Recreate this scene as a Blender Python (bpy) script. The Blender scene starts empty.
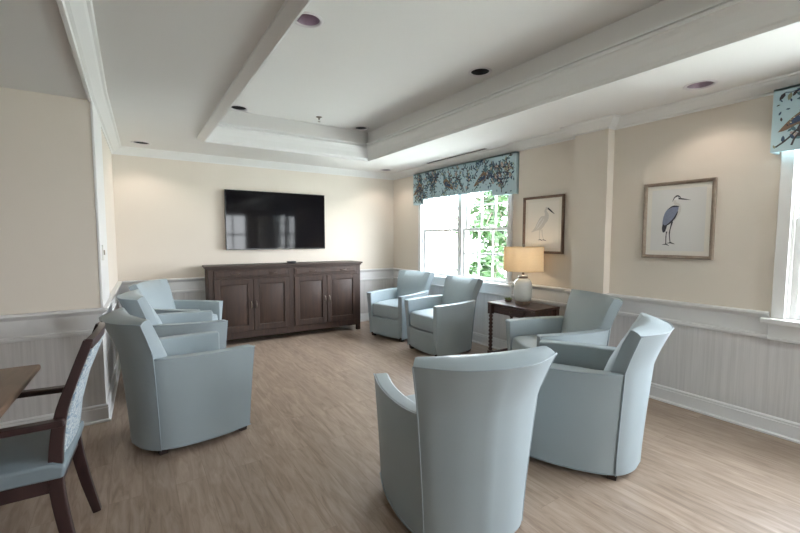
import bpy, bmesh, math, random
from mathutils import Vector, Matrix
from mathutils.geometry import tessellate_polygon
PI = math.pi
S = bpy.context.scene
COL = S.collection
random.seed(7)

# ------------------------------------------------------------------ mesh helpers
class MB:
    """collects geometry; build() links it as ONE mesh object"""
    def __init__(self): self.v = []; self.f = []; self.mi = []; self.mats = []; self.sm = []
    def mat(self, m):
        if m not in self.mats: self.mats.append(m)
        return self.mats.index(m)
    def add(self, verts, faces, m, smooth=False):
        o = len(self.v); k = self.mat(m)
        self.v += [tuple(p) for p in verts]
        for fc in faces:
            self.f.append([i + o for i in fc]); self.mi.append(k); self.sm.append(smooth)
    def box(self, a, b, m, M=None):
        x0, y0, z0 = a; x1, y1, z1 = b
        vs = [(x0,y0,z0),(x1,y0,z0),(x1,y1,z0),(x0,y1,z0),(x0,y0,z1),(x1,y0,z1),(x1,y1,z1),(x0,y1,z1)]
        if M: vs = [M @ Vector(p) for p in vs]
        self.add(vs, [(0,3,2,1),(4,5,6,7),(0,1,5,4),(1,2,6,5),(2,3,7,6),(3,0,4,7)], m)
    def loft(self, rings, m, closed=True, caps=True, smooth=True):
        n = len(rings[0]); vs = [p for r in rings for p in r]; fs = []
        for i in range(len(rings)-1):
            for j in range(n if closed else n-1):
                a = i*n+j; b = i*n+(j+1) % n
                fs.append((a, b, b+n, a+n))
        self.add(vs, fs, m, smooth)
        if caps and closed:
            o = len(self.v)-len(vs)
            for r, rev in ((0, True), (len(rings)-1, False)):
                idx = [o+r*n+j for j in range(n)]
                self.f.append(idx[::-1] if rev else idx); self.mi.append(self.mat(m)); self.sm.append(False)
    def lathe(self, prof, m, c=(0,0,0), n=32, smooth=True, caps=True):
        rings = [[(c[0]+r*math.cos(2*PI*k/n), c[1]+r*math.sin(2*PI*k/n), c[2]+z) for k in range(n)] for r, z in prof]
        self.loft(rings, m, True, caps, smooth)
    def tube(self, pts, r, m, n=6, caps=True):
        pts = [Vector(p) for p in pts]; rings = []
        up0 = Vector((0,0,1))
        for i, p in enumerate(pts):
            d = (pts[min(i+1, len(pts)-1)] - pts[max(i-1, 0)]).normalized()
            up = up0 if abs(d.z) < .95 else Vector((1,0,0))
            a = d.cross(up).normalized(); b = a.cross(d)
            rr = r[i] if isinstance(r, (list, tuple)) else r
            rings.append([p + a*rr*math.cos(2*PI*k/n) + b*rr*math.sin(2*PI*k/n) for k in range(n)])
        self.loft(rings, m, True, caps, True)
    def bar(self, p, q, w, h, m, up=(0,0,1)):
        """rectangular bar from p to q; w across, h along up"""
        p = Vector(p); q = Vector(q); d = (q-p).normalized(); u = Vector(up)
        a = d.cross(u).normalized(); u = a.cross(d).normalized()
        r = lambda c: [c+a*w/2+u*h/2, c-a*w/2+u*h/2, c-a*w/2-u*h/2, c+a*w/2-u*h/2]
        self.loft([r(p), r(q)], m, True, True, False)
    def poly(self, outer, holes, m, fn, flip=False):
        """flat polygon with holes; fn maps 2-D to 3-D"""
        loops = [[Vector((x, y, 0)) for x, y in l] for l in [outer]+holes]
        tri = tessellate_polygon(loops); flat = [fn(x, y) for l in [outer]+holes for x, y in l]
        self.add(flat, [t[::-1] if flip else t for t in tri], m)
    def prism(self, outer, m, fa, fb):
        """extruded polygon between the maps fa and fb"""
        n = len(outer)
        self.poly(outer, [], m, fa); self.poly(outer, [], m, fb, True)
        self.add([fa(x, y) for x, y in outer]+[fb(x, y) for x, y in outer], [(i, (i+1) % n, (i+1) % n+n, i+n) for i in range(n)], m)
    def build(self, name, parent=None, loc=None, bevel=0, seg=2, sharp=None, fix=True, angle=35):
        me = bpy.data.meshes.new(name)
        me.from_pydata(self.v, [], self.f)
        for m in self.mats: me.materials.append(m)
        me.polygons.foreach_set('material_index', self.mi)
        me.polygons.foreach_set('use_smooth', self.sm)
        if fix:
            bm = bmesh.new(); bm.from_mesh(me)
            bmesh.ops.recalc_face_normals(bm, faces=bm.faces)
            bm.to_mesh(me); bm.free()
        if sharp: me.set_sharp_from_angle(angle=math.radians(sharp))
        me.update()
        o = bpy.data.objects.new(name, me); COL.objects.link(o)
        if parent: o.parent = parent
        if loc: o.location = loc
        if bevel:
            b = o.modifiers.new('Bevel', 'BEVEL'); b.width = bevel; b.segments = seg
            b.limit_method = 'ANGLE'; b.angle_limit = math.radians(angle); b.harden_normals = True
            me.polygons.foreach_set('use_smooth', [True]*len(me.polygons))
        return o

def thing(name, label, cat, loc=(0,0,0), rz=0, group=None):
    o = bpy.data.objects.new(name, None); COL.objects.link(o)
    o.location = loc; o.rotation_euler = (0,0,math.radians(rz)); o.empty_display_size = .1
    o['label'] = label; o['category'] = cat
    if group: o['group'] = group
    return o
def struct(o):
    o['kind'] = 'structure'; return o
def dup(root, loc, rz, label):
    r = root.copy(); COL.objects.link(r); r.location = loc; r.rotation_euler = (0,0,math.radians(rz)); r['label'] = label
    for ch in list(root.children):
        c = ch.copy(); COL.objects.link(c); c.parent = r
        for g in ch.children:
            d = g.copy(); COL.objects.link(d); d.parent = c
    return r

def catmull(pts, n):
    P = [Vector(p) for p in pts]; P = [2*P[0]-P[1]] + P + [2*P[-1]-P[-2]]; out = []
    m = len(P)-3
    for k in range(n+1):
        t = k/n*m; i = min(int(t), m-1); u = t-i
        a, b, c, d = P[i:i+4]
        out.append(.5*((2*b)+(c-a)*u+(2*a-5*b+4*c-d)*u*u+(3*b-a-3*c+d)*u**3))
    return out

# ------------------------------------------------------------------ materials
def srgb(r, g, b):
    f = lambda c: (c/255/12.92) if c/255 <= .04045 else ((c/255+.055)/1.055)**2.4
    return (f(r), f(g), f(b), 1)
def new_mat(name):
    m = bpy.data.materials.new(name); m.use_nodes = True
    nt = m.node_tree; return m, nt, nt.nodes, nt.links, nt.nodes['Principled BSDF']
def plain(name, col, rough=.5, metal=0, noise=.06, scale=20, bump=0, bscale=200, stretch=(1,1,1), spec=.5):
    """principled with a slight procedural colour variation and optional bump"""
    m, nt, N, L, p = new_mat(name)
    tc = N.new('ShaderNodeTexCoord'); mp = N.new('ShaderNodeMapping'); mp.inputs['Scale'].default_value = stretch
    L.new(tc.outputs['Object'], mp.inputs['Vector'])
    nz = N.new('ShaderNodeTexNoise'); nz.inputs['Scale'].default_value = scale; nz.inputs['Detail'].default_value = 4
    L.new(mp.outputs[0], nz.inputs['Vector'])
    mx = N.new('ShaderNodeMix'); mx.data_type = 'RGBA'
    c = Vector(col[:3])
    mx.inputs['A'].default_value = (*(c*(1-noise)), 1); mx.inputs['B'].default_value = (*(c*(1+noise)), 1)
    L.new(nz.outputs['Fac'], mx.inputs['Factor']); L.new(mx.outputs['Result'], p.inputs['Base Color'])
    p.inputs['Roughness'].default_value = rough; p.inputs['Metallic'].default_value = metal
    p.inputs['Specular IOR Level'].default_value = spec
    if bump:
        n2 = N.new('ShaderNodeTexNoise'); n2.inputs['Scale'].default_value = bscale; n2.inputs['Detail'].default_value = 3
        L.new(mp.outputs[0], n2.inputs['Vector'])
        b = N.new('ShaderNodeBump'); b.inputs['Strength'].default_value = bump; b.inputs['Distance'].default_value = .002
        L.new(n2.outputs['Fac'], b.inputs['Height']); L.new(b.outputs[0], p.inputs['Normal'])
    return m
def emit(name, col, s):
    m, nt, N, L, p = new_mat(name)
    p.inputs['Base Color'].default_value = col; p.inputs['Emission Color'].default_value = col
    p.inputs['Emission Strength'].default_value = s
    return m

M = {}
M['ceiling'] = plain('ceiling paint', srgb(224,221,217), .9, noise=.015, scale=3)
M['trim'] = plain('white trim paint', srgb(226,225,222), .45, noise=.015, scale=4)
M['railwhite'] = plain('chair rail paint', srgb(225,224,223), .5, noise=.015, scale=4)
# wall: cream above, streaky grey paper below the rail
def wall_mat():
    m, nt, N, L, p = new_mat('cream wall over grey strie paper')
    g = N.new('ShaderNodeNewGeometry'); sx = N.new('ShaderNodeSeparateXYZ'); L.new(g.outputs['Position'], sx.inputs[0])
    lt = N.new('ShaderNodeMath'); lt.operation = 'LESS_THAN'; lt.inputs[1].default_value = .76; L.new(sx.outputs['Z'], lt.inputs[0])
    mp = N.new('ShaderNodeMapping'); mp.inputs['Scale'].default_value = (55,55,1.3); L.new(g.outputs['Position'], mp.inputs['Vector'])
    nz = N.new('ShaderNodeTexNoise'); nz.inputs['Scale'].default_value = 1; nz.inputs['Detail'].default_value = 5; nz.inputs['Roughness'].default_value = .65
    L.new(mp.outputs[0], nz.inputs['Vector'])
    cr = N.new('ShaderNodeValToRGB'); cr.color_ramp.elements[0].position = .36; cr.color_ramp.elements[1].position = .62
    cr.color_ramp.elements[0].color = srgb(203,200,198); cr.color_ramp.elements[1].color = srgb(216,213,211)
    L.new(nz.outputs['Fac'], cr.inputs['Fac'])
    n2 = N.new('ShaderNodeTexNoise'); n2.inputs['Scale'].default_value = 2.5; L.new(g.outputs['Position'], n2.inputs['Vector'])
    mc = N.new('ShaderNodeMix'); mc.data_type = 'RGBA'; mc.inputs['A'].default_value = srgb(218,208,194); mc.inputs['B'].default_value = srgb(222,212,199)
    L.new(n2.outputs['Fac'], mc.inputs['Factor'])
    mx = N.new('ShaderNodeMix'); mx.data_type = 'RGBA'
    L.new(lt.outputs[0], mx.inputs['Factor']); L.new(mc.outputs['Result'], mx.inputs['A']); L.new(cr.outputs['Color'], mx.inputs['B'])
    L.new(mx.outputs['Result'], p.inputs['Base Color']); p.inputs['Roughness'].default_value = .75; p.inputs['Specular IOR Level'].default_value = .3
    return m
M['wall'] = wall_mat()
def floor_mat():
    m, nt, N, L, p = new_mat('wood plank vinyl')
    g = N.new('ShaderNodeNewGeometry')
    rot = N.new('ShaderNodeMapping'); rot.inputs['Rotation'].default_value = (0,0,PI/2); L.new(g.outputs['Position'], rot.inputs['Vector'])
    br = N.new('ShaderNodeTexBrick'); br.offset = .37; br.inputs['Scale'].default_value = 1
    br.inputs['Brick Width'].default_value = 1.22; br.inputs['Row Height'].default_value = .15
    br.inputs['Mortar Size'].default_value = .0012; br.inputs['Mortar Smooth'].default_value = .2; br.inputs['Bias'].default_value = 0
    br.inputs['Color1'].default_value = (0,0,0,1); br.inputs['Color2'].default_value = (1,1,1,1); br.inputs['Mortar'].default_value = (.3,.3,.3,1)
    L.new(rot.outputs[0], br.inputs['Vector'])
    # grain, shifted per plank
    ad = N.new('ShaderNodeVectorMath'); ad.operation = 'MULTIPLY_ADD'; ad.inputs[1].default_value = (3.1,7.7,0)
    L.new(br.outputs['Color'], ad.inputs[0]); L.new(g.outputs['Position'], ad.inputs[2])
    mp = N.new('ShaderNodeMapping'); mp.inputs['Scale'].default_value = (20,2.6,1); L.new(ad.outputs[0], mp.inputs['Vector'])
    nz = N.new('ShaderNodeTexNoise'); nz.inputs['Scale'].default_value = 1.3; nz.inputs['Detail'].default_value = 8; nz.inputs['Roughness'].default_value = .62; nz.inputs['Distortion'].default_value = 1.0
    L.new(mp.outputs[0], nz.inputs['Vector'])
    cr = N.new('ShaderNodeValToRGB'); E = cr.color_ramp.elements
    E[0].position = .28; E[0].color = srgb(124,103,87); E[1].position = .78; E[1].color = srgb(180,160,144)
    e = E.new(.5); e.color = srgb(155,135,118)
    L.new(nz.outputs['Fac'], cr.inputs['Fac'])
    sep = N.new('ShaderNodeSeparateColor'); L.new(br.outputs['Color'], sep.inputs[0])
    mr = N.new('ShaderNodeMapRange'); mr.inputs['To Min'].default_value = .93; mr.inputs['To Max'].default_value = 1.06; L.new(sep.outputs[0], mr.inputs['Value'])
    hv = N.new('ShaderNodeHueSaturation'); L.new(mr.outputs[0], hv.inputs['Value']); L.new(cr.outputs['Color'], hv.inputs['Color'])
    mo = N.new('ShaderNodeMix'); mo.data_type = 'RGBA'; mo.inputs['B'].default_value = srgb(118,96,80)
    mf = N.new('ShaderNodeMath'); mf.operation = 'MULTIPLY'; mf.inputs[1].default_value = .55; L.new(br.outputs['Fac'], mf.inputs[0])
    L.new(mf.outputs[0], mo.inputs['Factor']); L.new(hv.outputs[0], mo.inputs['A'])
    L.new(mo.outputs['Result'], p.inputs['Base Color'])
    rr = N.new('ShaderNodeMapRange'); rr.inputs['To Min'].default_value = .3; rr.inputs['To Max'].default_value = .44; L.new(nz.outputs['Fac'], rr.inputs['Value']); L.new(rr.outputs[0], p.inputs['Roughness'])
    b = N.new('ShaderNodeBump'); b.inputs['Strength'].default_value = .12; b.inputs['Distance'].default_value = .002; L.new(nz.outputs['Fac'], b.inputs['Height']); L.new(b.outputs[0], p.inputs['Normal'])
    p.inputs['Specular IOR Level'].default_value = .5
    return m
M['floor'] = floor_mat()
M['chair'] = plain('light blue vinyl upholstery', srgb(153,166,171), .48, noise=.05, scale=6, bump=.12, bscale=350, spec=.4)
M['piping'] = plain('blue welt cord', srgb(148,161,168), .5, noise=.04, scale=30)
M['foot'] = plain('dark brown foot', srgb(45,32,28), .5, noise=.1)
def wood(name, c1, c2, rough, stretch):
    m, nt, N, L, p = new_mat(name)
    tc = N.new('ShaderNodeTexCoord'); mp = N.new('ShaderNodeMapping'); mp.inputs['Scale'].default_value = stretch; L.new(tc.outputs['Object'], mp.inputs['Vector'])
    nz = N.new('ShaderNodeTexNoise'); nz.inputs['Scale'].default_value = 2; nz.inputs['Detail'].default_value = 7; nz.inputs['Distortion'].default_value = .8; L.new(mp.outputs[0], nz.inputs['Vector'])
    cr = N.new('ShaderNodeValToRGB'); cr.color_ramp.elements[0].position = .3; cr.color_ramp.elements[1].position = .7
    cr.color_ramp.elements[0].color = c1; cr.color_ramp.elements[1].color = c2; L.new(nz.outputs['Fac'], cr.inputs['Fac']); L.new(cr.outputs[0], p.inputs['Base Color'])
    p.inputs['Roughness'].default_value = rough
    return m
M['cab'] = wood('dark stained cherry wood', srgb(43,27,19), srgb(66,44,32), .55, (14,14,1.2))
M['cabtop'] = wood('dark stained cherry top', srgb(43,28,20), srgb(62,43,33), .5, (1.2,14,14))
M['table'] = wood('dark walnut', srgb(52,33,29), srgb(80,53,44), .35, (14,2,14))
M['dinframe'] = wood('dark mahogany chair wood', srgb(40,25,26), srgb(58,38,37), .35, (8,8,2))
M['dintop'] = wood('brown laminate table top', srgb(106,84,68), srgb(132,106,88), .4, (10,2,10))
M['dinseat'] = plain('slate blue seat vinyl', srgb(118,131,138), .45, noise=.05, scale=8)
M['metal'] = plain('brushed nickel', srgb(150,140,128), .35, metal=1, noise=.05)
M['darkmetal'] = plain('bronze pull', srgb(98,84,74), .35, metal=1, noise=.05)
M['black'] = plain('black plastic', srgb(18,18,19), .4, noise=.05)
M['bezel'] = plain('gloss black bezel', srgb(12,12,13), .25, noise=.05)
M['screen'] = plain('dark glossy screen', srgb(15,14,17), .05, noise=.02, spec=.14)
M['frame'] = wood('taupe picture frame', srgb(120,104,90), srgb(146,130,114), .5, (9,9,9))
M['frame2'] = wood('brown picture frame', srgb(98,76,64), srgb(124,100,84), .5, (9,9,9))
M['matboard'] = plain('cream mat board', srgb(226,221,211), .8, noise=.01)
M['paper'] = plain('pale print paper', srgb(217,216,213), .75, noise=.02, scale=5)
M['paper2'] = plain('ivory print paper', srgb(232,226,217), .75, noise=.02, scale=5)
M['ink'] = plain('dark ink', srgb(52,52,60), .8); M['inkblue'] = plain('slate blue wash', srgb(124,132,154), .8, noise=.2, scale=60)
M['inkgrey'] = plain('pale grey wash', srgb(204,200,195), .8, noise=.12, scale=60); M['inkwhite'] = plain('white wash', srgb(226,226,226), .8, noise=.05, scale=60)
M['fabric'] = plain('aqua valance cloth', srgb(178,204,211), .85, noise=.05, scale=40, bump=.2, bscale=500)
M['leaf_navy'] = plain('printed navy', srgb(52,72,98), .85); M['leaf_teal'] = plain('printed teal', srgb(84,116,126), .85)
M['print_brown'] = plain('printed brown', srgb(120,98,80), .85, noise=.35, scale=120); M['print_dark'] = plain('printed umber', srgb(62,58,62), .85)
M['print_olive'] = plain('printed olive', srgb(138,142,118), .85); M['print_rose'] = plain('printed rose', srgb(170,154,152), .85); M['print_cream'] = plain('printed cream', srgb(214,204,172), .85)
M['ceramic'] = plain('crackled white glaze', srgb(206,208,204), .2, noise=.06, scale=30, bump=.1, bscale=60)
M['lampbase'] = wood('weathered lamp foot', srgb(112,96,84), srgb(146,128,112), .5, (10,10,10))
M['can'] = plain('purple grey reflector', srgb(168,148,160), .4, metal=.9, noise=.15, scale=60)
M['canblack'] = plain('black baffle', srgb(20,18,19), .5, noise=.1)
M['ring'] = plain('white trim ring', srgb(214,208,208), .4, noise=.02)
M['slot'] = plain('dark vent slot', srgb(92,88,84), .7, noise=.05)
M['plastic'] = plain('white plastic', srgb(216,214,208), .4, noise=.02)
M['succ'] = plain('succulent green', srgb(112,128,66), .6, noise=.25, scale=40); M['pot'] = plain('dark clay pot', srgb(86,66,56), .6)
M['leaf'] = plain('glossy green leaf', srgb(48,74,38), .4, noise=.35, scale=3); M['bark'] = plain('grey bark', srgb(110,96,84), .8, noise=.2)
M['bounce_ground'] = plain('bounce_ground', srgb(205,208,196), .9, noise=.1, scale=10)  # outdoor ground made pale to bounce sky light onto the ceiling
def shade_mat():
    m, nt, N, L, p = new_mat('linen lamp shade')
    tc = N.new('ShaderNodeTexCoord'); mp = N.new('ShaderNodeMapping'); mp.inputs['Scale'].default_value = (60,60,240); L.new(tc.outputs['Object'], mp.inputs['Vector'])
    nz = N.new('ShaderNodeTexNoise'); nz.inputs['Scale'].default_value = 1; L.new(mp.outputs[0], nz.inputs['Vector'])
    cr = N.new('ShaderNodeValToRGB'); cr.color_ramp.elements[0].color = srgb(204,182,148); cr.color_ramp.elements[1].color = srgb(222,202,170); L.new(nz.outputs['Fac'], cr.inputs['Fac'])
    d = N.new('ShaderNodeBsdfDiffuse'); t = N.new('ShaderNodeBsdfTranslucent'); L.new(cr.outputs[0], d.inputs[0]); L.new(cr.outputs[0], t.inputs[0])
    mx = N.new('ShaderNodeMixShader'); mx.inputs[0].default_value = .5; L.new(d.outputs[0], mx.inputs[1]); L.new(t.outputs[0], mx.inputs[2])
    L.new(mx.outputs[0], N['Material Output'].inputs['Surface']); N.remove(p)
    return m
M['shade'] = shade_mat()
def glass_mat():
    m, nt, N, L, p = new_mat('window glass')
    t = N.new('ShaderNodeBsdfTransparent'); g = N.new('ShaderNodeBsdfGlossy'); g.inputs['Roughness'].default_value = .02
    lw = N.new('ShaderNodeLayerWeight'); lw.inputs['Blend'].default_value = .5; pw = N.new('ShaderNodeMath'); pw.operation = 'POWER'; pw.inputs[1].default_value = 5; L.new(lw.outputs['Facing'], pw.inputs[0]); fr = N.new('ShaderNodeMath'); fr.operation = 'MULTIPLY_ADD'; fr.inputs[1].default_value = .8; fr.inputs[2].default_value = .03; L.new(pw.outputs[0], fr.inputs[0])
    mx = N.new('ShaderNodeMixShader'); L.new(fr.outputs[0], mx.inputs[0]); L.new(t.outputs[0], mx.inputs[1]); L.new(g.outputs[0], mx.inputs[2])
    L.new(mx.outputs[0], N['Material Output'].inputs['Surface']); N.remove(p)
    return m
M['glass'] = glass_mat()
def seatback_mat():
    m, nt, N, L, p = new_mat('mottled blue back fabric')
    tc = N.new('ShaderNodeTexCoord'); v = N.new('ShaderNodeTexNoise'); v.inputs['Scale'].default_value = 55; v.inputs['Detail'].default_value = 5; v.inputs['Distortion'].default_value = 2
    L.new(tc.outputs['Object'], v.inputs['Vector'])
    cr = N.new('ShaderNodeValToRGB'); cr.color_ramp.elements[0].position = .42; cr.color_ramp.elements[1].position = .58
    cr.color_ramp.elements[0].color = srgb(118,140,158); cr.color_ramp.elements[1].color = srgb(190,196,196); L.new(v.outputs['Fac'], cr.inputs['Fac']); L.new(cr.outputs[0], p.inputs['Base Color'])
    p.inputs['Roughness'].default_value = .8
    return m
M['backfab'] = seatback_mat()

# ------------------------------------------------------------------ the room
XR, YB, YN, XL, CE = 3.617, 5.729, 3.615, -.205, 2.385
XLB = -.155                      # left wall runs very slightly askew: far end
LC = 2.305                       # ceiling of the side area on the left
XF, YF = -4.2, -3.2              # far left wall, wall behind the camera
PX, PY0, PY1 = 3.517, 2.005, 2.327   # pilaster
BX, BY = 3.662, 3.07             # slightly recessed window bay
T0 = (.668, -1.9, 2.59, 4.66)    # tray opening x0 y0 x1 y1
TZ = 2.70

m = MB(); m.poly([(XF,YF),(BX+.2,YF),(BX+.2,YB+.1),(XF,YB+.1)], [], M['floor'], lambda x,y:(x,y,0)); struct(m.build('floor', fix=False))

def circ(cx, cy, r, n=28): return [(cx+r*math.cos(2*PI*k/n), cy+r*math.sin(2*PI*k/n)) for k in range(n)]
R_AP = .078
low_lights = [(.126,5.334),(3.295,5.366),(3.275,1.238)]
tray_lights = [(.968,2.506),(2.432,2.486),(.985,4.545),(2.425,4.53)]
m = MB()
x0,y0,x1,y1 = T0
m.poly([(XL,YF),(BX+.1,YF),(BX+.1,YB+.05),(XL,YB+.05)], [[(x0,y0),(x1,y0),(x1,y1),(x0,y1)]]+[circ(x,y,R_AP) for x,y in low_lights], M['ceiling'], lambda x,y:(x,y,CE))
e=.02
m.poly([(x0-e,y0-e),(x1+e,y0-e),(x1+e,y1+e),(x0-e,y1+e)], [circ(x,y,R_AP) for x,y in tray_lights], M['ceiling'], lambda x,y:(x,y,TZ))
for a,b in (((x0,y0),(x1,y0)),((x1,y0),(x1,y1)),((x1,y1),(x0,y1)),((x0,y1),(x0,y0))):
    m.add([(*a,CE),(*b,CE),(*b,TZ),(*a,TZ)], [(0,1,2,3)], M['ceiling'])
m.poly([(XF,YF),(XL,YF),(XL,YN+.05),(XF,YN+.05)], [], M['ceiling'], lambda x,y:(x,y,LC))
m.add([(XL,YF,LC),(XL,YN,LC),(XL,YN,CE),(XL,YF,CE)], [(0,1,2,3)], M['ceiling'])
struct(m.build('ceiling', fix=False))

def wallplane(name, a, b, z1, holes=(), depth=None, out=None):
    """vertical wall from plan point a to b; holes given as (s0,s1,z0,z1) along it"""
    a = Vector(a); b = Vector(b); L_ = (b-a).length; d = (b-a)/L_
    m = MB(); fn = lambda s,z: (a.x+d.x*s, a.y+d.y*s, z)
    m.poly([(0,0),(L_,0),(L_,z1),(0,z1)], [[(s0,h0),(s1,h0),(s1,h1),(s0,h1)] for s0,s1,h0,h1 in holes], M['wall'], fn)
    return m
W1 = (3.24, 4.94, .80, 2.10)     # window openings: y0 y1 z0 z1
W2 = (-.87, .815, .80, 2.10)
m = MB()
def rw(m, x, ya, yb, holes=()):
    m.poly([(ya,0),(yb,0),(yb,CE),(ya,CE)], [[(h[0],h[2]),(h[1],h[2]),(h[1],h[3]),(h[0],h[3])] for h in holes], M['wall'], lambda y,z:(x,y,z))
rw(m, BX, BY, YB, [W1]); rw(m, XR, PY1, BY); rw(m, XR, YF, PY0, [W2]); rw(m, PX, PY0, PY1)
for x_, y_ in ((PX,PY0),(PX,PY1)): m.add([(PX,y_,0),(XR,y_,0),(XR,y_,CE),(PX,y_,CE)], [(0,1,2,3)], M['wall'])
m.add([(XR,BY,0),(BX,BY,0),(BX,BY,CE),(XR,BY,CE)], [(0,1,2,3)], M['wall'])
for w, x in ((W1,BX),(W2,XR)):      # reveals through the wall thickness
    a0,a1,b0,b1 = w
    for p,q in (((a0,b0),(a1,b0)),((a1,b0),(a1,b1)),((a1,b1),(a0,b1)),((a0,b1),(a0,b0))):
        m.add([(x,p[0],p[1]),(x,q[0],q[1]),(x+.16,q[0],q[1]),(x+.16,p[0],p[1])], [(0,1,2,3)], M['trim'])
struct(m.build('wall_right', fix=False))
m = MB(); m.add([(XL-.05,YB,0),(BX,YB,0),(BX,YB,CE),(XL-.05,YB,CE)], [(0,1,2,3)], M['wall']); struct(m.build('wall_back', fix=False))
m = MB(); m.add([(XL,YN,0),(XLB,YB,0),(XLB,YB,CE),(XL,YN,CE)], [(0,1,2,3)], M['wall'])
m.add([(XF,YN,0),(XL,YN,0),(XL,YN,LC),(XF,YN,LC)], [(0,1,2,3)], M['wall'])
m.add([(XF,YF,0),(XF,YN,0),(XF,YN,LC),(XF,YF,LC)], [(0,1,2,3)], M['wall']); struct(m.build('wall_left', fix=False))
W4 = (2.45, 3.25, .80, 2.10)  # unseen window behind the camera, widened to add fill on right wall and chairs
m = MB(); m.poly([(XF,0),(XR,0),(XR,CE),(XF,CE)], [[(h[0],h[2]),(h[1],h[2]),(h[1],h[3]),(h[0],h[3])] for h in (W4,)], M['wall'], lambda x,z:(x,YF,z)); struct(m.build('wall_front', fix=False))

# trim profiles swept along the wall line (interior on the right-hand side of travel)
def offs(path, closed=False):
    """per-vertex mitre vectors pointing into the room"""
    P = [Vector(p) for p in path]; out = []
    for i in range(len(P)):
        ns = []
        if i > 0: d = (P[i]-P[i-1]).normalized(); ns.append(Vector((d.y,-d.x)))
        if i < len(P)-1: d = (P[i+1]-P[i]).normalized(); ns.append(Vector((d.y,-d.x)))
        if len(ns) == 2: b = ns[0]+ns[1]; out.append(b/ (b.dot(ns[0])) )
        else: out.append(ns[0])
    return out
def sweep(m, path, prof, mat, i0=None, i1=None):
    o = offs(path); i0 = 0 if i0 is None else i0; i1 = len(path)-1 if i1 is None else i1
    rings = [[(path[i][0]+o[i].x*u, path[i][1]+o[i].y*u, z) for u, z in prof] for i in range(i0, i1+1)]
    m.loft(rings, mat, True, True, False)
NEARL = [(XF,YN),(XL,YN),(XLB,YB),(BX,YB)]
RA = [(XLB,YB),(BX,YB),(BX,5.0)]
RB = [(BX,3.18),(BX,BY),(XR,BY),(XR,PY1),(PX,PY1),(PX,PY0),(XR,PY0),(XR,.885)]
RC = [(XR,-.94),(XR,-1.18)]
RFULL = [(BX,YB),(BX,BY),(XR,BY),(XR,PY1),(PX,PY1),(PX,PY0),(XR,PY0),(XR,YF)]
base = [(0,0),(.026,0),(.026,.012),(.014,.02),(.014,.098),(.017,.101),(.012,.106),(.012,.114),(.015,.118),(.008,.126),(0,.128)]
rail = [(0,.655),(.01,.655),(.016,.668),(.016,.684),(.007,.69),(.007,.795),(.018,.805),(.036,.82),(.042,.826),(.042,.838),(.034,.842),(0,.842)]
crown = [(0,CE-.085),(.008,CE-.085),(.012,CE-.072),(.028,CE-.066),(.07,CE-.028),(.08,CE-.016),(.094,CE-.012),(.1,CE),(0,CE)]
def trim(name, jobs, mat):
    m = MB()
    for path, prof, a, b in jobs: sweep(m, path, prof, mat, a, b)
    return struct(m.build(name))
trim('baseboard_left', [(NEARL,base,0,2)], M['railwhite']); trim('baseboard_back', [(NEARL+[(BX,5.0)],base,2,3)], M['railwhite'])
trim('baseboard_right', [([(XLB,YB)]+RFULL,base,1,8)], M['railwhite'])
trim('trim_1', [(NEARL,rail,0,2)], M['railwhite']); trim('trim_2', [(NEARL+[(BX,5.0)],rail,2,3)], M['railwhite'])
trim('trim_3', [(RA,rail,1,2),(RB,rail,0,7)], M['railwhite'])
CP = [(XL,YF),(XL,YN),(XLB,YB)]+RFULL
trim('trim_4', [(CP,crown,0,2)], M['trim']); trim('trim_5', [(CP,crown,2,3)], M['trim']); trim('trim_6', [(CP,crown,3,10)], M['trim'])
# casing at the end of the left wall and bead under the beam
m = MB(); dx = (XLB-XL)/(YB-YN)
m.loft([[(XL+dx*y-.002,YN+y,z),(XL+dx*y+.014,YN+y,z),(XL+dx*y2+.014,YN+y2,z),(XL+dx*y2-.002,YN+y2,z)] for z in (.842,LC) for y,y2 in ((-.006,.62),)], M['trim'], True, True, False)
m.box((XL-.012,YF,LC-.014),(XL+.01,YN,LC+.002), M['trim'])
struct(m.build('trim_7', bevel=.003))
# moulding around the tray (path anticlockwise seen from above would put the inside on the left, so go clockwise)
tp = [(x0,y0),(x0,y1),(x1,y1),(x1,y0),(x0,y0)]
lip = [(-.066,CE+.003),(-.062,CE-.012),(-.05,CE-.022),(-.022,CE-.046),(-.012,CE-.052),(.0,CE-.05),(.004,CE-.03),(.012,CE-.02),(.018,CE+.04),(.03,CE+.085),(.044,CE+.108),(.06,CE+.112),(.06,CE+.126),(.046,CE+.13),(.046,CE+.14),(.062,CE+.144),(.062,CE+.158),(0,CE+.16)]
m = MB()
pp = [(x0,y0+.3)]+tp[1:4]+[(x1,y0+.3)]
o4 = [Vector((1,1)),Vector((1,-1)),Vector((-1,-1)),Vector((-1,1))]; c4 = tp[:4]
rings = [[(c4[i%4][0]+o4[i%4].x*u, c4[i%4][1]+o4[i%4].y*u, z) for u,z in lip] for i in range(5)]
m.loft(rings, M['trim'], True, False, False); struct(m.build('trim_8'))

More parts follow.
